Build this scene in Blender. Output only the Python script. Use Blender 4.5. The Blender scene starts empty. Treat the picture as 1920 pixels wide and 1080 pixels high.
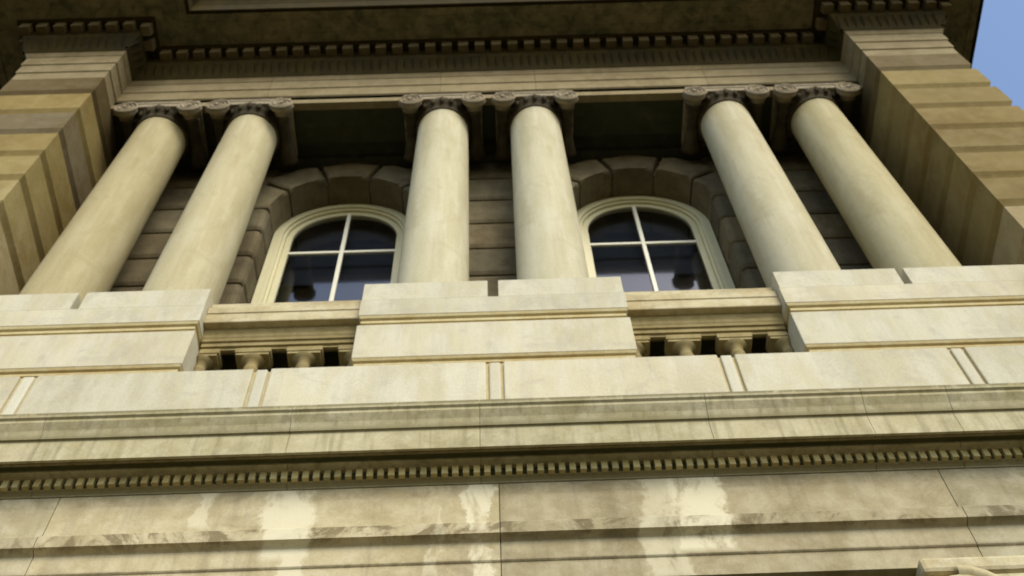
import bpy, bmesh, math, random
from mathutils import Vector, Matrix
random.seed(7)
S = bpy.context.scene
COL = S.collection
RAD = math.radians

# ------------------------------------------------------------------ camera
cam_d = bpy.data.cameras.new('camera'); cam = bpy.data.objects.new('camera', cam_d)
COL.objects.link(cam); S.camera = cam
FPX = 2176.2; PITCH, YAW, ROLL = RAD(60.30), RAD(1.515), RAD(-3.048)
cam_d.sensor_width = 36.0; cam_d.lens = FPX/1920*36.0
cam_d.clip_start = 0.1; cam_d.clip_end = 3000
fw = Vector((math.sin(YAW)*math.cos(PITCH), math.cos(YAW)*math.cos(PITCH), math.sin(PITCH)))
r0 = Vector((math.cos(YAW), -math.sin(YAW), 0)); u0 = r0.cross(fw)
rr = r0*math.cos(ROLL) + u0*math.sin(ROLL); uu = -r0*math.sin(ROLL) + u0*math.cos(ROLL)
M = Matrix.Identity(4)
for i in range(3):
    M[i][0] = rr[i]; M[i][1] = uu[i]; M[i][2] = -fw[i]
M[0][3], M[1][3], M[2][3] = 0.0412, 0.0, 1.6
cam.matrix_world = M
cam_d.dof.use_dof = True; cam_d.dof.focus_distance = 5.0; cam_d.dof.aperture_fstop = 3.6

# ------------------------------------------------------------------ sky, sun, exposure
SUN_EL, SUN_AZ = RAD(42), RAD(156)         # azimuth from +Y towards +X: high hazy light in front of the facade
W = bpy.data.worlds.new('World'); S.world = W; W.use_nodes = True
nt = W.node_tree; bg = nt.nodes['Background']
sky = nt.nodes.new('ShaderNodeTexSky'); sky.sky_type = 'NISHITA'; sky.sun_disc = False
sky.sun_elevation = SUN_EL; sky.sun_rotation = SUN_AZ
sky.air_density = 1.0; sky.dust_density = 1.3; sky.ozone_density = 1.0
nt.links.new(sky.outputs[0], bg.inputs[0]); bg.inputs[1].default_value = 0.13
sun_d = bpy.data.lights.new('sun', 'SUN'); sun_d.energy = 1.5; sun_d.angle = RAD(30); sun_d.color = (1.0, .94, .80)
sun = bpy.data.objects.new('sun', sun_d); COL.objects.link(sun)
sd = Vector((math.sin(SUN_AZ)*math.cos(SUN_EL), math.cos(SUN_AZ)*math.cos(SUN_EL), math.sin(SUN_EL)))
sun.rotation_euler = sd.to_track_quat('Z', 'Y').to_euler(); sun.location = (15, -30, 60)
vs = S.view_settings; vs.view_transform = 'Standard'; vs.look = 'None'; vs.gamma = 1.0; vs.use_curve_mapping = False
vs.exposure = 1.0

# ------------------------------------------------------------------ materials
def new_mat(name):
    m = bpy.data.materials.new(name); m.use_nodes = True
    return m, m.node_tree.nodes, m.node_tree.links, m.node_tree.nodes['Principled BSDF']

def stone(name, base, dark, light, rough=.8, streak=.35, grime=.25, grime_col=(.12, .11, .07), gs=1.6, bump=.25, patch=None, seed=0.0, horiz=0.0, vert=1.0, edges=(), sf=7.0):
    """weathered stone: block tint, cloudy mottling, rain streaks, dirt patches; all fixed to the stone itself"""
    m, N, L, b = new_mat(name)
    tc = N.new('ShaderNodeTexCoord')
    mp0 = N.new('ShaderNodeMapping'); mp0.inputs['Location'].default_value = (seed, seed*.7, seed*1.3)
    L.new(tc.outputs['Object'], mp0.inputs[0]); V = mp0.outputs[0]
    def noise(scale, detail, sc=(1, 1, 1), rough_=.6, dist=0.0):
        mp = N.new('ShaderNodeMapping'); mp.inputs['Scale'].default_value = sc; L.new(V, mp.inputs[0])
        n = N.new('ShaderNodeTexNoise'); n.inputs['Scale'].default_value = scale; n.inputs['Detail'].default_value = detail
        n.inputs['Roughness'].default_value = rough_; n.inputs['Distortion'].default_value = dist
        L.new(mp.outputs[0], n.inputs[0]); return n.outputs['Fac']
    def ramp(src, a, bb):
        r = N.new('ShaderNodeMapRange'); r.inputs['From Min'].default_value = a; r.inputs['From Max'].default_value = bb
        r.interpolation_type = 'SMOOTHSTEP'; L.new(src, r.inputs['Value']); return r.outputs[0]
    def mix(f, A, B, mode='MIX'):
        x = N.new('ShaderNodeMix'); x.data_type = 'RGBA'; x.blend_type = mode
        for sck, val in ((0, f), (6, A), (7, B)):
            if isinstance(val, (int, float)): x.inputs[sck].default_value = val
            elif isinstance(val, tuple): x.inputs[sck].default_value = (*val, 1)
            else: L.new(val, x.inputs[sck])
        return x.outputs[2]
    def mul(a, k):
        x = N.new('ShaderNodeMath'); x.operation = 'MULTIPLY'; L.new(a, x.inputs[0])
        if isinstance(k, (int, float)): x.inputs[1].default_value = k
        else: L.new(k, x.inputs[1])
        return x.outputs[0]
    big = ramp(noise(.9, 5, (1, 1, vert), dist=.4), .35, .68)
    mid = ramp(noise(4.5, 6, (1, 1, vert*vert), rough_=.65), .38, .66)
    c = mix(big, base, dark); c = mix(mul(mid, .55), c, light)
    st = ramp(noise(sf, 5, (1, 1, .07) if not horiz else (.1, 1, 1)), .46, .72)
    c = mix(mul(st, streak), c, grime_col)
    gr = mul(ramp(noise(gs, 8, rough_=.72, dist=.6), .5, .66), grime)
    c = mix(gr, c, grime_col)
    if edges:
        sz = N.new('ShaderNodeSeparateXYZ'); L.new(tc.outputs['Object'], sz.inputs[0])
        for (z0, z1, lo, hi_, amt) in edges:
            a = N.new('ShaderNodeMapRange'); a.interpolation_type = 'SMOOTHSTEP'; L.new(sz.outputs[2], a.inputs['Value'])
            a.inputs['From Min'].default_value = z0-.03; a.inputs['From Max'].default_value = z0+.02
            e = N.new('ShaderNodeMapRange'); e.interpolation_type = 'SMOOTHSTEP'; L.new(sz.outputs[2], e.inputs['Value'])
            e.inputs['From Min'].default_value = z1+.03; e.inputs['From Max'].default_value = z1-.01
            q = mul(mul(mul(a.outputs[0], e.outputs[0]), ramp(noise(2.6, 9, (1, 1, .8), rough_=.75, dist=.8), lo, hi_)), amt)
            c = mix(q, c, grime_col)
    fine = noise(60, 4)
    c = mix(.22, c, fine, 'OVERLAY')
    at = N.new('ShaderNodeAttribute'); at.attribute_name = 'tint'
    c = mix(1.0, c, at.outputs['Color'], 'MULTIPLY')
    oi = N.new('ShaderNodeObjectInfo'); c = mix(1.0, c, oi.outputs['Color'], 'MULTIPLY')
    if patch:
        # bleached washed areas on the lower entablature, at given places along X
        sx = N.new('ShaderNodeSeparateXYZ'); L.new(tc.outputs['Object'], sx.inputs[0])
        nn = noise(3.0, 7, (1, 1, .7), rough_=.7); nn2 = N.new('ShaderNodeMath'); nn2.operation = 'MULTIPLY_ADD'
        L.new(nn, nn2.inputs[0]); nn2.inputs[1].default_value = .5; L.new(sx.outputs[0], nn2.inputs[2])
        tot = None
        for (px, hw, z0, z1, amt) in patch:
            s = N.new('ShaderNodeMath'); s.operation = 'SUBTRACT'; L.new(nn2.outputs[0], s.inputs[0]); s.inputs[1].default_value = px+.25
            a = N.new('ShaderNodeMath'); a.operation = 'ABSOLUTE'; L.new(s.outputs[0], a.inputs[0])
            e = N.new('ShaderNodeMapRange'); e.interpolation_type = 'SMOOTHSTEP'; L.new(a.outputs[0], e.inputs['Value'])
            e.inputs['From Min'].default_value = hw*1.15; e.inputs['From Max'].default_value = hw*.75
            z = N.new('ShaderNodeMapRange'); z.interpolation_type = 'SMOOTHSTEP'; L.new(sx.outputs[2], z.inputs['Value'])
            z.inputs['From Min'].default_value = z0-.04; z.inputs['From Max'].default_value = z0+.05
            q = mul(mul(e.outputs[0], z.outputs[0]), amt)
            if tot is None: tot = q
            else:
                x = N.new('ShaderNodeMath'); x.operation = 'MAXIMUM'; L.new(tot, x.inputs[0]); L.new(q, x.inputs[1]); tot = x.outputs[0]
        tot = mul(tot, ramp(noise(3.2, 8, (1, 1, .45), rough_=.7, dist=.5), .36, .52))
        c = mix(tot, c, (.64, .585, .40))
    L.new(c, b.inputs['Base Color']); b.inputs['Roughness'].default_value = rough
    b.inputs['Specular IOR Level'].default_value = .06
    bp = N.new('ShaderNodeBump'); bp.inputs['Strength'].default_value = bump; bp.inputs['Distance'].default_value = .012
    L.new(noise(22, 8, rough_=.7), bp.inputs['Height']); L.new(bp.outputs[0], b.inputs['Normal'])
    return m

def plain(name, col, rough=.5, spec=.3, var=.15):
    m, N, L, b = new_mat(name)
    n = N.new('ShaderNodeTexNoise'); n.inputs['Scale'].default_value = 6; n.inputs['Detail'].default_value = 6
    tc = N.new('ShaderNodeTexCoord'); L.new(tc.outputs['Object'], n.inputs[0])
    x = N.new('ShaderNodeMix'); x.data_type = 'RGBA'; L.new(n.outputs['Fac'], x.inputs[0])
    x.inputs[6].default_value = (*[v*(1-var) for v in col], 1); x.inputs[7].default_value = (*[min(1, v*(1+var)) for v in col], 1)
    L.new(x.outputs[2], b.inputs['Base Color']); b.inputs['Roughness'].default_value = rough; b.inputs['Specular IOR Level'].default_value = spec
    return m

M_COL = stone('column_marble', (.50, .455, .295), (.40, .355, .215), (.58, .545, .40), streak=.30, grime=.25, grime_col=(.33, .275, .16), gs=2.0, vert=.4)
M_PED = stone('pedestal_marble', (.545, .50, .34), (.465, .42, .275), (.60, .57, .45), streak=.26, grime=.38, grime_col=(.36, .33, .26), gs=2.4, seed=3, vert=.6)
M_PIER = stone('pier_limestone', (.225, .17, .060), (.175, .125, .040), (.265, .21, .09), streak=.12, grime=.2, grime_col=(.17, .12, .06), seed=5)
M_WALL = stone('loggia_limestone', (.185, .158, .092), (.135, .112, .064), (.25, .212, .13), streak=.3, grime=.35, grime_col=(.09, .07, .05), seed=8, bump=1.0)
M_ARCH = stone('architrave_limestone', (.26, .208, .11), (.21, .165, .082), (.32, .265, .15), streak=.2, grime=.2, grime_col=(.14, .11, .07), seed=11, horiz=1)
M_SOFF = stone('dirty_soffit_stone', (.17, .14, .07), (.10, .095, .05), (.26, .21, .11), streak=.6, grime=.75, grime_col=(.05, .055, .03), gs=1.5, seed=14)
M_MOSS_SHADE = stone('mossy_shade_stone', (.06, .058, .022), (.045, .048, .02), (.08, .07, .03), streak=.2, grime=.4, grime_col=(.03, .035, .015), seed=15)  # algae green, darkened to paint in shade on soffit, dentil gaps and floor
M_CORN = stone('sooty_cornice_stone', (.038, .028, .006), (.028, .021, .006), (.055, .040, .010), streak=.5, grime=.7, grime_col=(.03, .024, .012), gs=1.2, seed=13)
M_YEL = stone('yellowed_joint_stone', (.50, .42, .215), (.42, .32, .14), (.56, .50, .30), streak=.15, grime=.35, grime_col=(.32, .2, .07), gs=3, seed=33)
M_RAIL = stone('weathered_rail_stone', (.50, .43, .25), (.40, .32, .17), (.58, .53, .36), streak=.3, grime=.4, grime_col=(.2, .16, .08), gs=2.5, seed=35)
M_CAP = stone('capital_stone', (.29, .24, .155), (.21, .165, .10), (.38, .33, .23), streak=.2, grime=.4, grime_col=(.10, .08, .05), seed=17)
M_CAP_SHADE = stone('shaded_capital_stone', (.07, .055, .03), (.04, .032, .018), (.11, .09, .055), streak=.2, grime=.4, grime_col=(.03, .025, .015), seed=19)  # capital stone darkened: shade on bolsters and echinus painted into the colour
PATCH = [(-1.62, .19, 8.10, 9, .85), (-2.28, .07, 8.46, 9, .6), (-.14, .09, 8.05, 9, .85), (1.55, .20, 8.05, 9, .85), (-1.55, .1, 7.8, 9, .7), (-.12, .07, 7.8, 9, .8), (1.25, .14, 7.8, 8.4, .5), (-.5, .06, 7.9, 9, .4)]
M_LOW = stone('lower_entablature_stone', (.455, .395, .24), (.35, .295, .165), (.54, .485, .325), streak=.32, grime=.35, grime_col=(.17, .135, .07), gs=1.3, seed=21, patch=PATCH, edges=[(8.235, 8.37, .44, .56, .85), (8.74, 8.9, .4, .6, .4), (8.0, 8.02, .4, .55, .6)])
M_LCOR = stone('lower_cornice_stone', (.45, .40, .24), (.36, .31, .16), (.54, .49, .33), streak=.55, grime=.30, grime_col=(.20, .175, .09), gs=2.2, seed=23, sf=15.0, edges=[(9.50, 9.8, .36, .50, .9), (9.33, 9.42, .45, .65, .3), (8.87, 8.912, .2, .45, .85), (9.262, 9.30, .3, .4, .7)])
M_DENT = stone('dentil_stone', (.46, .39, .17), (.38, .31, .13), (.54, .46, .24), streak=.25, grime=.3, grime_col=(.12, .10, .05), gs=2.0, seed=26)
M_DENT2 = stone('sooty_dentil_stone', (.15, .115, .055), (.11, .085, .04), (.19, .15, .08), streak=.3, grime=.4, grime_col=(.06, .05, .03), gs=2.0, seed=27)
M_BAL = stone('balustrade_stone', (.30, .24, .105), (.22, .17, .07), (.38, .31, .16), streak=.3, grime=.35, grime_col=(.14, .11, .05), seed=29)
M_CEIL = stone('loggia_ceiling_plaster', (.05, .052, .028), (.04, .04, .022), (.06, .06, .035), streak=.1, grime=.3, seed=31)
M_FRAME = plain('cream_window_paint', (.58, .54, .33), .45, .4, .08)
M_SASH = plain('pale_sash_paint', (.72, .70, .55), .4, .4, .06)
M_ROOM = plain('dim_room_plaster', (.10, .08, .08), .9, .1)
M_BLIND = plain('grey_blind_fabric', (.30, .25, .25), .9, .1)
M_PAVE = plain('asphalt_paving', (.085, .07, .035), .9, .1, .1)

mg, N, L, b = new_mat('window_glass')
N.remove(b); out = N['Material Output']
fr = N.new('ShaderNodeFresnel'); fr.inputs[0].default_value = 2.4
gl = N.new('ShaderNodeBsdfGlossy'); gl.inputs['Roughness'].default_value = .05
tr = N.new('ShaderNodeBsdfTransparent'); tr.inputs[0].default_value = (.5, .6, .68, 1)
mx = N.new('ShaderNodeMixShader'); L.new(fr.outputs[0], mx.inputs[0]); L.new(tr.outputs[0], mx.inputs[1]); L.new(gl.outputs[0], mx.inputs[2])
L.new(mx.outputs[0], out.inputs[0])
M_GLASS = mg

# ------------------------------------------------------------------ mesh helpers
class MB:
    def __init__(s): s.bm = bmesh.new(); s.lay = s.bm.loops.layers.float_color.new('tint')
    def _paint(s, faces, t):
        for f in faces:
            for l in f.loops: l[s.lay] = (*t, 1)
    def tint(s, amt=.08):
        k = 1-random.random()*amt*1.6; w = (random.random()-.35)*min(amt, .16)*.5
        return (k*(1+w), k, k*(1-w*1.3))
    def faces_from(s, vs, fs, t=(1, 1, 1), smooth=False):
        v = [s.bm.verts.new(p) for p in vs]; out = []
        for f in fs:
            try:
                q = s.bm.faces.new([v[i] for i in f]); q.smooth = smooth; out.append(q)
            except ValueError: pass
        s._paint(out, t); return out
    def box(s, x0, x1, y0, y1, z0, z1, bev=0.0, t=(1, 1, 1)):
        vs = [(x, y, z) for z in (z0, z1) for y in (y0, y1) for x in (x0, x1)]
        v = [s.bm.verts.new(p) for p in vs]
        fs = [s.bm.faces.new([v[i] for i in f]) for f in ((0, 1, 3, 2), (4, 6, 7, 5), (0, 4, 5, 1), (2, 3, 7, 6), (0, 2, 6, 4), (1, 5, 7, 3))]
        s._paint(fs, t)
        if bev:
            es = list({e for f in fs for e in f.edges})
            r = bmesh.ops.bevel(s.bm, geom=es, offset=bev, segments=2, profile=.5, affect='EDGES')
            s._paint(r['faces'], t)
    def sweep(s, path, prof, t=(1, 1, 1), tints=None, cap=True):
        """path: plan points (x,y), outward side is to the right of travel; prof: (offset, z) list. Mitred corners."""
        n = len(path); P = [Vector(p) for p in path]; offs = []
        for i in range(n):
            d1 = (P[i]-P[i-1]).normalized() if i > 0 else None
            d2 = (P[i+1]-P[i]).normalized() if i < n-1 else None
            n1 = Vector((d1.y, -d1.x)) if d1 else None; n2 = Vector((d2.y, -d2.x)) if d2 else None
            if n1 is None: o = n2
            elif n2 is None: o = n1
            else: o = (n1+n2)/(1+n1.dot(n2))
            offs.append(o)
        V = []
        for i in range(n):
            for (o, z) in prof: V.append((P[i].x+offs[i].x*o, P[i].y+offs[i].y*o, z))
        m = len(prof)
        for i in range(n-1):
            for j in range(m-1):
                a = i*m+j
                s.faces_from([V[a], V[a+m], V[a+m+1], V[a+1]], [(0, 1, 2, 3)], tints[j] if tints else t)
        if cap:
            s.faces_from(V[:m], [tuple(range(m))[::-1]], t); s.faces_from(V[-m:], [tuple(range(m))], t)
    def sweep_split(s, path, prof, cuts, gap=.007, amt=.06):
        """sweep whose long middle run (constant y) is cut into stones at the given x positions; a core behind closes the joints"""
        i = max(range(len(path)-1), key=lambda q: abs(path[q+1][0]-path[q][0])); y = path[i][1]
        xs = [path[i][0]]+sorted(cuts)+[path[i+1][0]]; back = prof[0][0]
        for k in range(len(xs)-1):
            a = (xs[k]+(gap/2 if k else 0), y); b_ = (xs[k+1]-(gap/2 if k < len(xs)-2 else 0), y)
            pth = (path[:i] if k == 0 else [])+[a, b_]+(path[i+2:] if k == len(xs)-2 else [])
            s.sweep(pth, prof, t=s.tint(amt), cap=True)
        s.sweep(path, [(min(o, max(back+.01, o-.035)), z+.005) for o, z in prof[:-1]]+[(prof[-1][0]+.01, prof[-1][1]-.01)], cap=False, t=(.5, .46, .4))
    def lathe(s, prof, c=(0, 0, 0), axis='z', seg=40, t=(1, 1, 1), smooth=True):
        V = []
        for (r, h) in prof:
            for k in range(seg):
                a = 2*math.pi*k/seg; x, y = r*math.cos(a), r*math.sin(a)
                p = (x, y, h) if axis == 'z' else (x, h, y)
                V.append((c[0]+p[0], c[1]+p[1], c[2]+p[2]))
        F = []
        for j in range(len(prof)-1):
            for k in range(seg):
                a, b_ = j*seg+k, j*seg+(k+1) % seg
                F.append((a, b_, b_+seg, a+seg) if axis == 'z' else (a, a+seg, b_+seg, b_))
        F.append(tuple(range(seg))[::-1]); F.append(tuple(range((len(prof)-1)*seg, len(prof)*seg)))
        fs = s.faces_from(V, F, t, smooth)
        for f in fs[-2:]: f.smooth = False
    def prism(s, pts, y0, y1, t=(1, 1, 1), bev=0.0):
        """polygon in XZ extruded along Y"""
        n = len(pts); v = [s.bm.verts.new((x, y0, z)) for x, z in pts]+[s.bm.verts.new((x, y1, z)) for x, z in pts]
        fs = [s.bm.faces.new(v[:n]), s.bm.faces.new(v[n:][::-1])]
        for i in range(n):
            j = (i+1) % n; fs.append(s.bm.faces.new((v[j], v[i], v[n+i], v[n+j])))
        s._paint(fs, t)
        if bev:
            es = [e for e in fs[0].edges]
            r = bmesh.ops.bevel(s.bm, geom=es, offset=bev, segments=2, profile=.5, affect='EDGES'); s._paint(r['faces'], t)
    def arch_ring(s, cx, cz, r0_, r1_, zb, y0, y1, seg=32, t=(1, 1, 1)):
        """upside-down U: outer radius r1_, inner r0_, straight legs down to zb"""
        def line(r): return [(cx-r, zb)]+[(cx-r*math.cos(math.pi*k/seg), cz+r*math.sin(math.pi*k/seg)) for k in range(seg+1)]+[(cx+r, zb)]
        A, B = line(r0_), line(r1_); n = len(A); V = []
        for (x, z) in A: V += [(x, y0, z)]
        for (x, z) in B: V += [(x, y0, z)]
        for (x, z) in A: V += [(x, y1, z)]
        for (x, z) in B: V += [(x, y1, z)]
        F = []
        for i in range(n-1):
            F += [(i, n+i, n+i+1, i+1), (2*n+i, 2*n+i+1, 3*n+i+1, 3*n+i), (i, i+1, 2*n+i+1, 2*n+i), (n+i, 3*n+i, 3*n+i+1, n+i+1)]
        s.faces_from(V, F, t)
    def done(s, name, mat, parent=None, loc=(0, 0, 0)):
        bmesh.ops.remove_doubles(s.bm, verts=s.bm.verts[:], dist=1e-5)
        bmesh.ops.recalc_face_normals(s.bm, faces=s.bm.faces[:])
        me = bpy.data.meshes.new(name); s.bm.to_mesh(me); s.bm.free(); me.materials.append(mat)
        o = bpy.data.objects.new(name, me); COL.objects.link(o)
        if parent: o.parent = parent
        o.location = loc
        return o

def empty(name, loc=(0, 0, 0), parent=None):
    o = bpy.data.objects.new(name, None); COL.objects.link(o); o.location = loc; o.empty_display_size = .3
    if parent: o.parent = parent
    return o
def dup(root, loc, parent):
    c = root.copy(); COL.objects.link(c); c.parent = parent; c.location = loc
    for ch in [o for o in bpy.data.objects if o.parent == root]:
        d = ch.copy(); COL.objects.link(d); d.parent = c
    return c

# ------------------------------------------------------------------ the setting: ground
g = MB(); g.box(-400, 400, -400, 400, -1, 0)
go = g.done('ground', M_PAVE); go['kind'] = 'structure'

# ------------------------------------------------------------------ the building
B = empty('public_building')
B['label'] = 'pale stone classical building with paired columns, arched windows and dark dentilled cornice, filling the view'
B['category'] = 'building'

COLX = [-5.0, -3.616, -.704, .704, 3.616, 5.0]
YC, ZC = 6.68, 18.58
PI_, PO = 5.79, 7.2
H = .7646; ZJ = [17.94-k*H for k in range(9)]

# --- rusticated corner piers
def groove_profile(z0, z1, joints, g=.066, d=.12):
    """flat face with channelled joints, bottom to top"""
    pr = [(0, z0)]
    for z in sorted(joints):
        if z0+.1 < z < z1-.1:
            pr += [(0, z-g*.9), (-.015, z-g*.5), (-d, z-g*.45), (-d, z+g*.45), (-.045, z+g*.5), (-.03, z+g*1.1), (0, z+g*2.1)]
    pr += [(0, z1)]
    return pr
for sgn in (1, -1):
    m = MB(); joints = [17.94-k*H for k in range(0, 9)]
    pr = groove_profile(10.9, ZC, joints)
    # colour of each course, counted from the top: golden, greyer and paler stones, darkest at the top
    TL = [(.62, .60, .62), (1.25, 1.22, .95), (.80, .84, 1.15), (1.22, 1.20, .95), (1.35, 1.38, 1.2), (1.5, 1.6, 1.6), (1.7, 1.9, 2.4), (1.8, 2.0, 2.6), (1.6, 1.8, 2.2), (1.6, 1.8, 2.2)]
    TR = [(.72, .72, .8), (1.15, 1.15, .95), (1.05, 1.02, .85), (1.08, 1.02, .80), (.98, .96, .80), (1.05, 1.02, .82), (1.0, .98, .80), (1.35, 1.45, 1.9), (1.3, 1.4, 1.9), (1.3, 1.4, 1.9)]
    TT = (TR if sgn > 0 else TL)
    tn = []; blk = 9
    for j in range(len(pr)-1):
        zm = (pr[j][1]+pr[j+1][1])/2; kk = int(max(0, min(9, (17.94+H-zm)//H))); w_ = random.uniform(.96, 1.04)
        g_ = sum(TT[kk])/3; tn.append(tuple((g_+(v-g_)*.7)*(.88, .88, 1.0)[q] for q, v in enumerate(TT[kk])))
        if pr[j][0] < -.1 and pr[j+1][0] < -.1: tn[-1] = (.30, .29, .30)      # darker tint at the back of the joint
    path = [(PO, 14.0), (PO, 5.8), (PI_, 5.8), (PI_, 7.45)]
    path = [(x*sgn, y) for x, y in path]
    if sgn > 0: path = path[::-1]      # outward must lie to the right of travel
    path = path[::-1] if False else path
    # decide orientation by testing the front segment's normal
    i = 1; d = Vector(path[2])-Vector(path[1]); nrm = Vector((d.y, -d.x))
    if nrm.y > 0: path = path[::-1]
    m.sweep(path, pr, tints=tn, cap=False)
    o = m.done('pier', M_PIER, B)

# --- loggia wall behind the columns
WX, WR, WZ, WY = 2.2, 1.05, 17.02, 7.35
zc = [ZJ[0]+H]+ZJ
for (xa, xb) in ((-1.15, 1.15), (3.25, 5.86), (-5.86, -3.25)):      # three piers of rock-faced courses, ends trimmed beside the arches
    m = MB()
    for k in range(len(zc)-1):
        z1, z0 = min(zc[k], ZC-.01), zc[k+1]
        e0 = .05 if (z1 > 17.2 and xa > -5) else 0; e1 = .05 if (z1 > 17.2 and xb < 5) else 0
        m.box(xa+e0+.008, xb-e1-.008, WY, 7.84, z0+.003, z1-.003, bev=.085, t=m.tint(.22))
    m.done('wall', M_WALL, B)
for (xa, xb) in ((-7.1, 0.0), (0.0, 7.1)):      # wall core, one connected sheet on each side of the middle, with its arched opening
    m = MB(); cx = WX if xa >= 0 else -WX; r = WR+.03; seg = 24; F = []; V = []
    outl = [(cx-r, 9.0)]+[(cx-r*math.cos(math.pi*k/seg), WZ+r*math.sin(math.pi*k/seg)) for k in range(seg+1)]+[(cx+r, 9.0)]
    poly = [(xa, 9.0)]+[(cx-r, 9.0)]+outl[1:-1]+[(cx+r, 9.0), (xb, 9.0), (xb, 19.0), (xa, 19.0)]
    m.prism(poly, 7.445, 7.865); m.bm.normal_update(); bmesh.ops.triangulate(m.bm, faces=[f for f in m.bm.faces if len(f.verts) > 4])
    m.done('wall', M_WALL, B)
    m = MB(); m.box(cx-1.04, cx+1.04, 7.45, 7.86, 9.0, 13.3); m.box(cx-1.04, cx+1.04, 7.30, 7.9, 13.28, 13.36); m.done('window_apron', M_WALL, B)
# --- voussoirs
for sx in (-1, 1):
    root = empty('window_arch', (WX*sx, WY, WZ), B)
    for k in range(5):
        a0, a1 = math.pi*k/5+.018, math.pi*(k+1)/5-.018
        pts = []
        r1 = 1.56
        n = 5
        for q in range(n+1): a = a0+(a1-a0)*q/n; pts.append((-WR*math.cos(a), WR*math.sin(a)))
        for q in range(n+1): a = a1+(a0-a1)*q/n; pts.append((-r1*math.cos(a), min(r1*math.sin(a), ZC-WZ-.02)))
        m = MB(); m.prism(pts, -.03, .5, t=m.tint(.15), bev=.06)
        m.done('voussoir', M_WALL, root)

# --- windows
def make_window():
    w = empty('window', (0, 0, 0), B)
    zb = 13.3-WZ
    fr_ = MB(); fr_.arch_ring(0, 0, .945, 1.05, zb, .44, .60); fr_.arch_ring(0, 0, .90, .958, zb, .415, .47); fr_.arch_ring(0, 0, .86, .90, zb, .455, .60)
    fr_.done('frame', M_FRAME, w)
    sa = MB(); sa.arch_ring(0, 0, .775, .858, zb+.04, .50, .57); sa.box(-.775, .775, .50, .57, zb+.04, zb+.16)
    sa.done('sash', M_FRAME, w)
    v = MB(); v.box(-.03, .03, .495, .545, zb+.16, .80, bev=.008); v.done('muntin', M_SASH, w)
    for z in (-.42, -1.95, -3.0):
        h = MB(); h.box(-.80, .80, .505, .55, z-.03, z+.03, bev=.006); h.done('muntin', M_SASH, w)
    pn = MB(); P = [(-.80, zb+.1)]+[(-.80*math.cos(math.pi*k/24), .80*math.sin(math.pi*k/24)) for k in range(25)]+[(.80, zb+.1)]
    pn.faces_from([(x, .53, z) for x, z in P], [tuple(range(len(P)))]); pn.done('pane', M_GLASS, w)
    bl = MB(); bl.box(-.9, .9, .75, .77, -.95, 1.0); bl.done('blind', M_BLIND, w)
    return w
w0 = make_window(); w0.location = (-WX, WY, WZ); w1 = dup(w0, (WX, WY, WZ), B)
# rooms behind the windows
m = MB()
for (a, b_, c, d, e, f) in ((-4, 4, 10.6, 10.7, 11, 19), (-4, 4, 7.9, 10.6, 18.95, 19.05), (-4, 4, 7.9, 10.6, 11.9, 12), (-4.1, -4, 7.9, 10.6, 11, 19), (4, 4.1, 7.9, 10.6, 11, 19)): m.box(a, b_, c, d, e, f)
m.done('room', M_ROOM, B)

# --- loggia ceiling: beam between columns and sunk panels
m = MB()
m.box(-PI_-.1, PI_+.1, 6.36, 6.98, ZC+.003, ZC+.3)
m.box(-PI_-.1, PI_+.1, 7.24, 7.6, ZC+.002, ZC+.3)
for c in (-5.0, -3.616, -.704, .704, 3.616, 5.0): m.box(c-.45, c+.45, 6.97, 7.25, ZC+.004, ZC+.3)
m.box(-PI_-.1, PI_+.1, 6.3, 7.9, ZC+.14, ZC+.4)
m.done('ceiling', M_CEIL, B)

# --- upper entablature
UP = [(-PO, 14.0), (-PO, 5.8), (-PI_, 5.8), (-PI_, 6.3), (PI_, 6.3), (PI_, 5.8), (PO, 5.8), (PO, 14.0)]
m = MB()
m.sweep_split(UP, [(-.12, 18.575), (0, 18.575), (0, 18.83), (.012, 18.845), (.02, 18.85), (.02, 19.14), (.032, 19.155), (.04, 19.16), (.04, 19.46), (.055, 19.475), (.075, 19.52), (.09, 19.54), (.09, 19.56), (-.12, 19.565)], [-3.45, -.75, .75, 3.45], gap=.005)
m.done('architrave', M_ARCH, B)
cor = empty('cornice', (0, 0, 0), B)
m = MB()
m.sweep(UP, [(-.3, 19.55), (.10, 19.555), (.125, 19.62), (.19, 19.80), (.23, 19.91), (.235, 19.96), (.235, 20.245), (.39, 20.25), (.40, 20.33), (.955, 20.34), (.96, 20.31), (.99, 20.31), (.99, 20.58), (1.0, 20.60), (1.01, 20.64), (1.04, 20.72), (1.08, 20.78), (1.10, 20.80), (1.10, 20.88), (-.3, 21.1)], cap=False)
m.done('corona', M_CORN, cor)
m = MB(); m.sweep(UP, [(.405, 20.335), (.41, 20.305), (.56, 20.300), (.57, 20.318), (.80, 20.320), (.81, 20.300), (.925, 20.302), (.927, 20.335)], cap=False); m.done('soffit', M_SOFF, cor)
def along(path, lo, hi, pitch, fn):
    """call fn(center, dir, normal) at even steps on each segment of a plan path offset outward by lo"""
    P = [Vector(p) for p in path]
    for i in range(len(P)-1):
        d = P[i+1]-P[i]; Ls = d.length; d = d/Ls; nrm = Vector((d.y, -d.x))
        yield_ends = []
        # offset end trims at corners
        def trim(a, b_, c):
            if a is None: return 0
            d1 = (b_-a).normalized(); d2 = (c-b_).normalized(); cr = d1.x*d2.y-d1.y*d2.x
            return cr   # >0: left turn (outside corner for right-hand outward)
        s0 = -lo*0; s1 = Ls
        if i > 0: s0 = (-hi if trim(P[i-1], P[i], P[i+1]) > 0 else hi+.03)
        if i < len(P)-2: s1 = Ls-(-lo+.02 if trim(P[i], P[i+1], P[i+2]) > 0 else hi)
        n = max(1, int(round((s1-s0)/pitch)))
        for k in range(n):
            fn(P[i]+d*(s0+(k+.5)*(s1-s0)/n), d, nrm)
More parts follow.
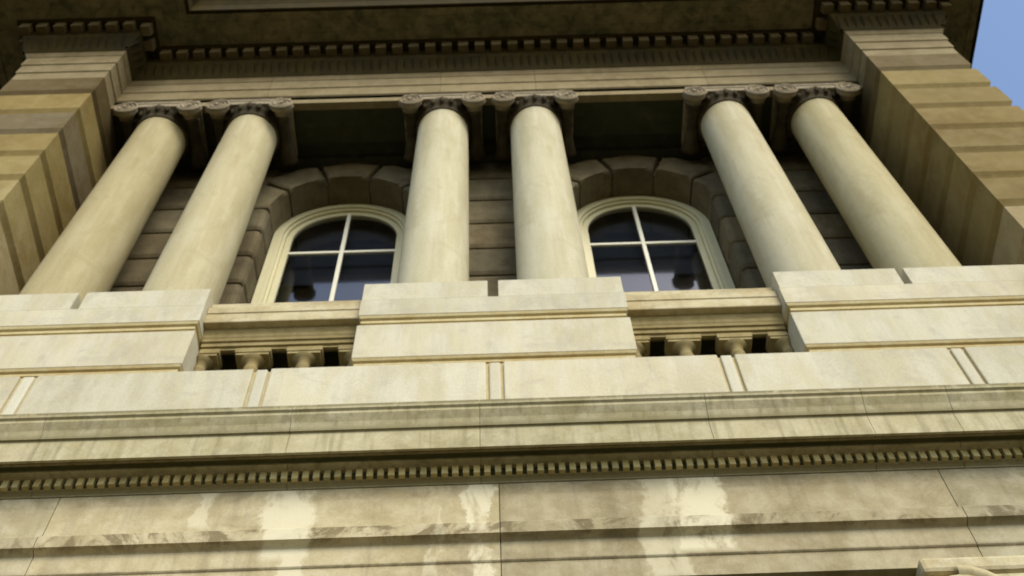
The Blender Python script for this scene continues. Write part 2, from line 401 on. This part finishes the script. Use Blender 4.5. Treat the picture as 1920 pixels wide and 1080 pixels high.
def block(m, c, d, nrm, w, o0, o1, z0, z1, t):
    a = c-d*w/2; b_ = c+d*w/2
    q = [a+nrm*o0, b_+nrm*o0, b_+nrm*o1, a+nrm*o1]
    V = [(p.x, p.y, z0) for p in q]+[(p.x, p.y, z1) for p in q]
    m.faces_from(V, [(0, 3, 2, 1), (4, 5, 6, 7), (0, 1, 5, 4), (1, 2, 6, 5), (2, 3, 7, 6), (3, 0, 4, 7)], t)
U2 = [(-PO, 9.0)]+UP[1:-1]+[(PO, 9.0)]
def dentil(c, d, n_, w, o0, o1, z0, z1, mat, par):
    m = MB(); t = m.tint(.16); a = Vector((0, 0)); V = []
    for z in (0, z1-z0):
        for (su, o) in ((-1, o0), (1, o0), (1, o1), (-1, o1)):
            p = d*(su*w/2)+n_*o; V.append((p.x, p.y, z))
    m.faces_from(V, [(0, 3, 2, 1), (4, 5, 6, 7), (0, 1, 5, 4), (1, 2, 6, 5), (2, 3, 7, 6), (3, 0, 4, 7)], t)
    m.done('dentil', mat, par, (c.x, c.y, z0))
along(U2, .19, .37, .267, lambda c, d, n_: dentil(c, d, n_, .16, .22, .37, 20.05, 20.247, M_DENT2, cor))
m = MB()
def egg(c, d, n_):
    t = m.tint(.15); V = []; F = []
    for (dz, o, w) in ((19.60, .10, .02), (19.68, .15, .045), (19.78, .198, .052), (19.87, .23, .045)):
        a, b_ = c-d*w+n_*(o-.03), c+d*w+n_*(o-.03); e = c+n_*(o+.02)
        V += [(a.x, a.y, dz), (e.x, e.y, dz), (b_.x, b_.y, dz)]
    for j in range(3):
        k = j*3; F += [(k, k+1, k+4, k+3), (k+1, k+2, k+5, k+4)]
    F += [(0, 2, 1), (9, 10, 11)]
    m.faces_from(V, F, t)
along(U2, .1, .2, .134, egg)
m.done('egg_moulding', M_CORN, cor)
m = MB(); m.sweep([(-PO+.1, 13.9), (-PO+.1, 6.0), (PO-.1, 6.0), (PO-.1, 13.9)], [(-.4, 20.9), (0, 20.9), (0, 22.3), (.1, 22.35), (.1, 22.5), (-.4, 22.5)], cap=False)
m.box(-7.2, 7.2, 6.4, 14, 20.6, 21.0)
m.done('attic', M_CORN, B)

# --- columns
def spiral(m, cx, cz, y, r, sgn, t, rad=.022):
    """raised volute scroll on the front of a roll"""
    pts = []
    T = 2.6
    for k in range(60):
        u = k/59; rr_ = r*(1-u)**.9*.88+.03; a = math.pi/2 - sgn*u*T*2*math.pi
        pts.append((cx+rr_*math.cos(a), cz+rr_*math.sin(a), rad*(1-.45*u)))
    V = []; F = []
    for i, (x, z, w) in enumerate(pts):
        dx, dz = x-cx, z-cz; l = math.hypot(dx, dz) or 1; dx, dz = dx/l, dz/l
        V += [(x-dx*w, y, z-dz*w), (x-dx*w*.5, y-.022, z-dz*w*.5), (x+dx*w*.5, y-.022, z+dz*w*.5), (x+dx*w, y, z+dz*w)]
        if i:
            a = (i-1)*4; b_ = i*4
            for q in range(3): F.append((a+q, a+q+1, b_+q+1, b_+q))
    m.faces_from(V, F, t, True)
def make_capital(parent, zt, k=1.0, M_CAP=M_CAP, M_CAP_SHADE=M_CAP_SHADE):
    """Ionic capital, top of abacus at zt (local), k scales it"""
    m = MB()
    t = (1, 1, 1)
    m.box(-.60*k, .60*k, -.47*k, .47*k, zt-.075*k, zt, bev=.018*k)
    m.box(-.56*k, .56*k, -.44*k, .44*k, zt-.11*k, zt-.07*k)
    m.done('abacus', M_CAP, parent)
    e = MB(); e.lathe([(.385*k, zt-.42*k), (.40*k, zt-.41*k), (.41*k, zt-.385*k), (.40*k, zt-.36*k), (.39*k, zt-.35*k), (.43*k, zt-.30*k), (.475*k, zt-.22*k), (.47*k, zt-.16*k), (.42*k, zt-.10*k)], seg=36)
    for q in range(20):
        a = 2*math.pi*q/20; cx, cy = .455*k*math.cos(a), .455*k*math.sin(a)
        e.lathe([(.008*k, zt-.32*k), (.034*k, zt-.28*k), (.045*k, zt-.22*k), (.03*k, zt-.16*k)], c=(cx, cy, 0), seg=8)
    e.done('echinus', M_CAP_SHADE, parent)
    R_ = .185*k
    for sx in (-1, 1):
        v = MB(); cx = sx*.487*k; cz = zt-.255*k
        pr = []
        for i in range(17):
            y = -.48+.96*i/16; q = abs(y)/.48
            r = .085+.075*q**2.0
            if i == 0: r = .15
            if i == 1: r = .182
            if abs(y) < .05: r += .012
            pr.append((r*k, y*k))
        v.lathe(pr[:4], c=(cx, 0, cz), axis='y', seg=28)
        bo = MB(); bo.lathe([(pr[3][0], pr[3][1]+.0005)]+pr[4:], c=(cx, 0, cz), axis='y', seg=28)
        spiral(v, cx, cz, -.478*k, R_, -sx, t, .024*k)
        v.lathe([(.03*k, -.515*k), (.036*k, -.47*k)], c=(cx, 0, cz), axis='y', seg=12)
        v.box(min(cx, 0), max(cx, 0), -.462*k, -.38*k, cz+.06*k, cz+.165*k)
        bo.box(min(cx, 0), max(cx, 0), .38*k, .462*k, cz+.06*k, cz+.165*k)
        v.done('volute', M_CAP, parent)
        bo.done('bolster', M_CAP_SHADE, parent)
def make_column():
    c = empty('column', (0, 0, 0), B)     # origin at the foot of the plinth block, z = 11.965
    zt = ZC-11.965-.003
    p_ = MB(); p_.box(-.648, .648, -.68, .64, -.004, .335, bev=.004, t=p_.tint(.03)); p_.done('plinth', M_PED, c)
    b_ = MB(); b_.lathe([(.44, .33), (.48, .335), (.505, .36), (.50, .395), (.46, .415), (.455, .43), (.465, .445), (.475, .465), (.465, .485), (.44, .495), (.44, .52)], seg=48); b_.done('base', M_COL, c)
    s_ = MB(); pr = [(.445, .518), (.43, .55), (.426, .60)]
    for i in range(1, 25):
        u = i/24; z = .60+u*(zt-.42-.60); r = .426-.045*u**1.35; pr.append((r, z))
    pr.append((.39, zt-.40))
    s_.lathe(pr, seg=72); s_.done('shaft', M_COL, c)
    make_capital(c, zt)
    return c
c0 = make_column(); zplin = 11.965
c0.location = (COLX[0], YC, zplin)
cols = [c0]+[dup(c0, (x, YC, zplin), B) for x in COLX[1:]]
for c, tn in zip(cols, ((.78, .73, .60), (.90, .87, .78), (1, 1, .98), (1.0, 1.0, 1.0), (.94, .93, .90), (.86, .83, .72))):  # outer shafts: ochre stain plus painted-in lens falloff
    for o in bpy.data.objects:
        if o.parent == c and o.name.startswith(('shaft', 'base')): o.color = (*tn, 1)

# --- pedestals under the column pairs
YP = 6.0
def pedestal(x0, x1):
    p = empty('pedestal', ((x0+x1)/2, YP, 10.72), B)
    def cs(name, z0, z1, ins=0.0, mat=M_PED, bev=.008):
        m = MB(); hw = (x1-x0)/2-ins
        m.box(-hw, hw, ins, 1.33, z0-10.72, z1-10.72, bev=bev, t=m.tint(.05)); m.done(name, mat, p)
    cs('die_course', 11.66, 11.962, bev=.003); cs('die_course', 10.876, 11.47)
    # recessed joint mouldings between courses (fillet and cove)
    for (za, zb) in ((11.47, 11.66), (10.712, 10.876)):
        m = MB(); hw = (x1-x0)/2; h = zb-za
        path = [(-hw, 1.3), (-hw, 0), (hw, 0), (hw, 1.3)]
        m.sweep(path, [(-.2, za-10.72+.001), (-.03, za-10.72+.001), (-.032, za-10.72+h*.22), (-.055, za-10.72+h*.26), (-.055, za-10.72+h*.36), (-.028, za-10.72+h*.40), (-.026, za-10.72+h*.60), (-.045, za-10.72+h*.64), (-.045, za-10.72+h*.72), (-.015, za-10.72+h*.80), (-.004, za-10.72+h-.002), (-.2, zb-10.72-.001)], cap=False)
        m.done('joint_moulding', M_YEL, p)
    return p
pedestal(-1.36, 1.36); pedestal(2.96, 5.62); pedestal(-5.62, -2.96)
for sg in (1, -1):
    m = MB()
    for (z0, z1) in ((11.68, 12.19), (10.86, 11.64), (10.0, 10.83)):
        xa, xb = sorted((5.66*sg, 7.35*sg)); m.box(xa, xb, 5.66, 7.3, z0, z1, bev=.02, t=m.tint(.1))
    m.done('pier_pedestal', M_PED, B)

# --- balustrades between pedestals
def balustrade(cx):
    r = empty('balustrade', (cx, 6.1, 10.72), B); hw = .797
    def zz(v): return v-10.72
    m = MB(); path = [(-hw, 0), (hw, 0)]
    m.sweep(path, [(-.30, zz(11.78)), (-.005, zz(11.78)), (0, zz(11.79)), (0, zz(11.92)), (-.012, zz(11.935)), (-.012, zz(11.955)), (0, zz(11.965)), (0, zz(12.075)), (-.02, zz(12.11)), (-.05, zz(12.12)), (-.05, zz(12.225)), (-.30, zz(12.235))])
    m.done('rail', M_RAIL, r)
    m = MB(); m.sweep(path, [(-.2, zz(11.50)), (-.165, zz(11.50)), (-.165, zz(11.535)), (-.14, zz(11.54)), (-.14, zz(11.60)), (-.12, zz(11.605)), (-.115, zz(11.64)), (-.105, zz(11.66)), (-.10, zz(11.70)), (-.085, zz(11.735)), (-.085, zz(11.779)), (-.4, zz(11.779))])
    m.done('moulding', M_BAL, r)
    for x in (-.773, -.2577, .2577, .773):
        b_ = MB(); yc = .24
        xa, xb = max(x-.18, -hw+.001), min(x+.18, hw-.001); full = abs(x) < .5
        b_.box(xa, xb, yc-.10, yc+.10, zz(11.42), zz(11.499), bev=.008)
        xa, xb = max(x-.165, -hw+.001), min(x+.165, hw-.001)
        b_.box(xa, xb, yc-.09, yc+.09, zz(11.385), zz(11.42))
        V = []; F = []; W_ = [(.125, 11.386), (.12, 11.365), (.085, 11.34), (.065, 11.30), (.062, 11.24), (.078, 11.22), (.078, 11.20), (.065, 11.17), (.085, 11.05), (.135, 10.93), (.15, 10.86), (.13, 10.80), (.15, 10.79), (.15, 10.75)]
        sg_ = 16
        for (w, z) in W_:
            for q in range(sg_):
                an = 2*math.pi*q/sg_; ca, sa = math.cos(an), math.sin(an)
                V.append((max(-hw, min(hw, x+w*ca)), yc+min(w, .11)*sa, zz(z)))
        for j in range(len(W_)-1):
            for q in range(sg_): F.append((j*sg_+q, j*sg_+(q+1) % sg_, (j+1)*sg_+(q+1) % sg_, (j+1)*sg_+q))
        b_.faces_from(V, F, b_.tint(.1), True); b_.done('baluster', M_BAL, r)
balustrade(-2.16); balustrade(2.16)
m = MB(); m.box(-7.1, 7.1, 6.38, 7.47, 12.0, 12.14); m.done('loggia_floor', M_MOSS_SHADE, B)  # slab pushed up to the rail and coloured dark to blacken baluster gaps

# --- plinth course with vertical joints
m = MB(); JX = [-2.17*3, -2.17*2, -2.17, 0.0, 2.17, 2.17*2, 2.17*3]; ed = [-7.3]+JX+[7.3]
for a, b_ in zip(ed, ed[1:]):
    m.box(a+.082, b_-.082, 5.98, 6.6, 9.3, 10.712, bev=.012, t=m.tint(.06))
m.done('plinth_course', M_PED, B)
for x in JX:
    m = MB(); m.box(-.054, .054, 5.984, 6.3, 9.3, 10.705, bev=.014, t=m.tint(.08)); m.done('joint_strip', M_PED, B, (x, 0, 0))
    m = MB(); m.box(-.083, .083, 6.012, 6.5, 9.3, 10.70); m.done('joint_bed', M_YEL, B, (x, 0, 0))

# --- lower entablature
LP = [(-7.4, 14.0), (-7.4, 6.0), (7.4, 6.0), (7.4, 14.0)]
m = MB()
m.sweep_split(LP, [(-.9, 7.81), (.03, 7.81), (.03, 8.005), (.038, 8.012), (.045, 8.022), (.045, 8.212), (.055, 8.22), (.085, 8.235), (.11, 8.245), (.11, 8.363), (.105, 8.372), (.08, 8.385), (.06, 8.41), (.06, 8.872), (-.4, 8.873)], [-3.47, .012, 3.53], amt=.12)
m.done('lower_architrave', M_LOW, B)
lc = empty('lower_cornice', (0, 0, 0), B)
m = MB()
m.sweep_split(LP, [(-.4, 8.876), (.068, 8.876), (.072, 8.89), (.09, 8.905), (.11, 8.914), (.11, 9.005), (.148, 9.008), (.155, 9.012), (.165, 9.02), (.20, 9.032), (.205, 9.05), (.295, 9.055), (.30, 9.018), (.325, 9.018), (.325, 9.266), (.33, 9.272), (.345, 9.276), (.35, 9.31), (.365, 9.36), (.39, 9.41), (.40, 9.43), (.40, 9.46), (.42, 9.475), (.42, 9.53), (.41, 9.537), (-.4, 9.62)], [-5.1, -3.7, -1.68, -.13, 1.74, 3.04, 3.75, 5.2], gap=.004, amt=.05)
m.done('corona', M_LCOR, lc)
m = MB(); m.sweep(LP, [(.207, 9.052), (.209, 9.040), (.291, 9.042), (.293, 9.052)], cap=False); m.done('soffit', M_MOSS_SHADE, lc)  # algae-tinted panel with the shade under the corona painted in
low = []
along([(-7.4, 8.0)]+LP[1:-1]+[(7.4, 8.0)], .10, .15, .0855, lambda c, d, n_: low.append((c, d, n_)))
low.sort(key=lambda q: (q[0]-Vector((0, 5.9))).length)
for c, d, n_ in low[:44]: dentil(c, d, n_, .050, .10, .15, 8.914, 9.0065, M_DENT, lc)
m = MB()
for c, d, n_ in low[44:]: block(m, c, d, n_, .050, .10, .15, 8.914, 9.0065, m.tint(.16))
m2 = MB(); m2.sweep(LP, [(.108, 8.920), (.114, 8.922), (.114, 8.999), (.108, 9.001)], cap=False); m2.done('gap_shade', M_MOSS_SHADE, lc)  # dark strip painting the shade between the dentils
o = m.done('dentil_band', M_DENT, lc); o['kind'] = 'stuff'

# --- lower storey: wall, columns with Ionic capitals
m = MB(); m.box(-7.3, 7.3, 8.2, 8.6, 0.0, 8.6); m.box(-7.3, 7.3, 6.2, 8.5, 7.815, 8.5); m.done('lower_wall', M_WALL, B)
def make_low():
    c = empty('lower_column', (0, 0, 0), B); k = 2.0; zt = 7.806
    s_ = MB(); s_.lathe([(1.12, .35), (1.12, .6), (.96, .82), (.92, 1.0), (.88, 4.0), (.79, zt-.42*k)], seg=64); s_.box(-1.2, 1.2, -1.2, 1.2, 0.0, .36, bev=.02); s_.done('shaft', M_COL, c)
    make_capital(c, zt, k, M_RAIL, M_CAP); return c
l0 = make_low(); l0.location = (-4.2, 6.80, 0); dup(l0, (4.2, 6.80, 0), B)

# --- body of the building behind
m = MB(); m.box(-7.15, 7.15, 10.9, 14.0, 0.0, 20.7); m.box(-7.15, -6.6, 7.4, 10.9, 0, 20.7); m.box(6.6, 7.15, 7.4, 10.9, 0, 20.7)
m.done('side_wall', M_PIER, B)
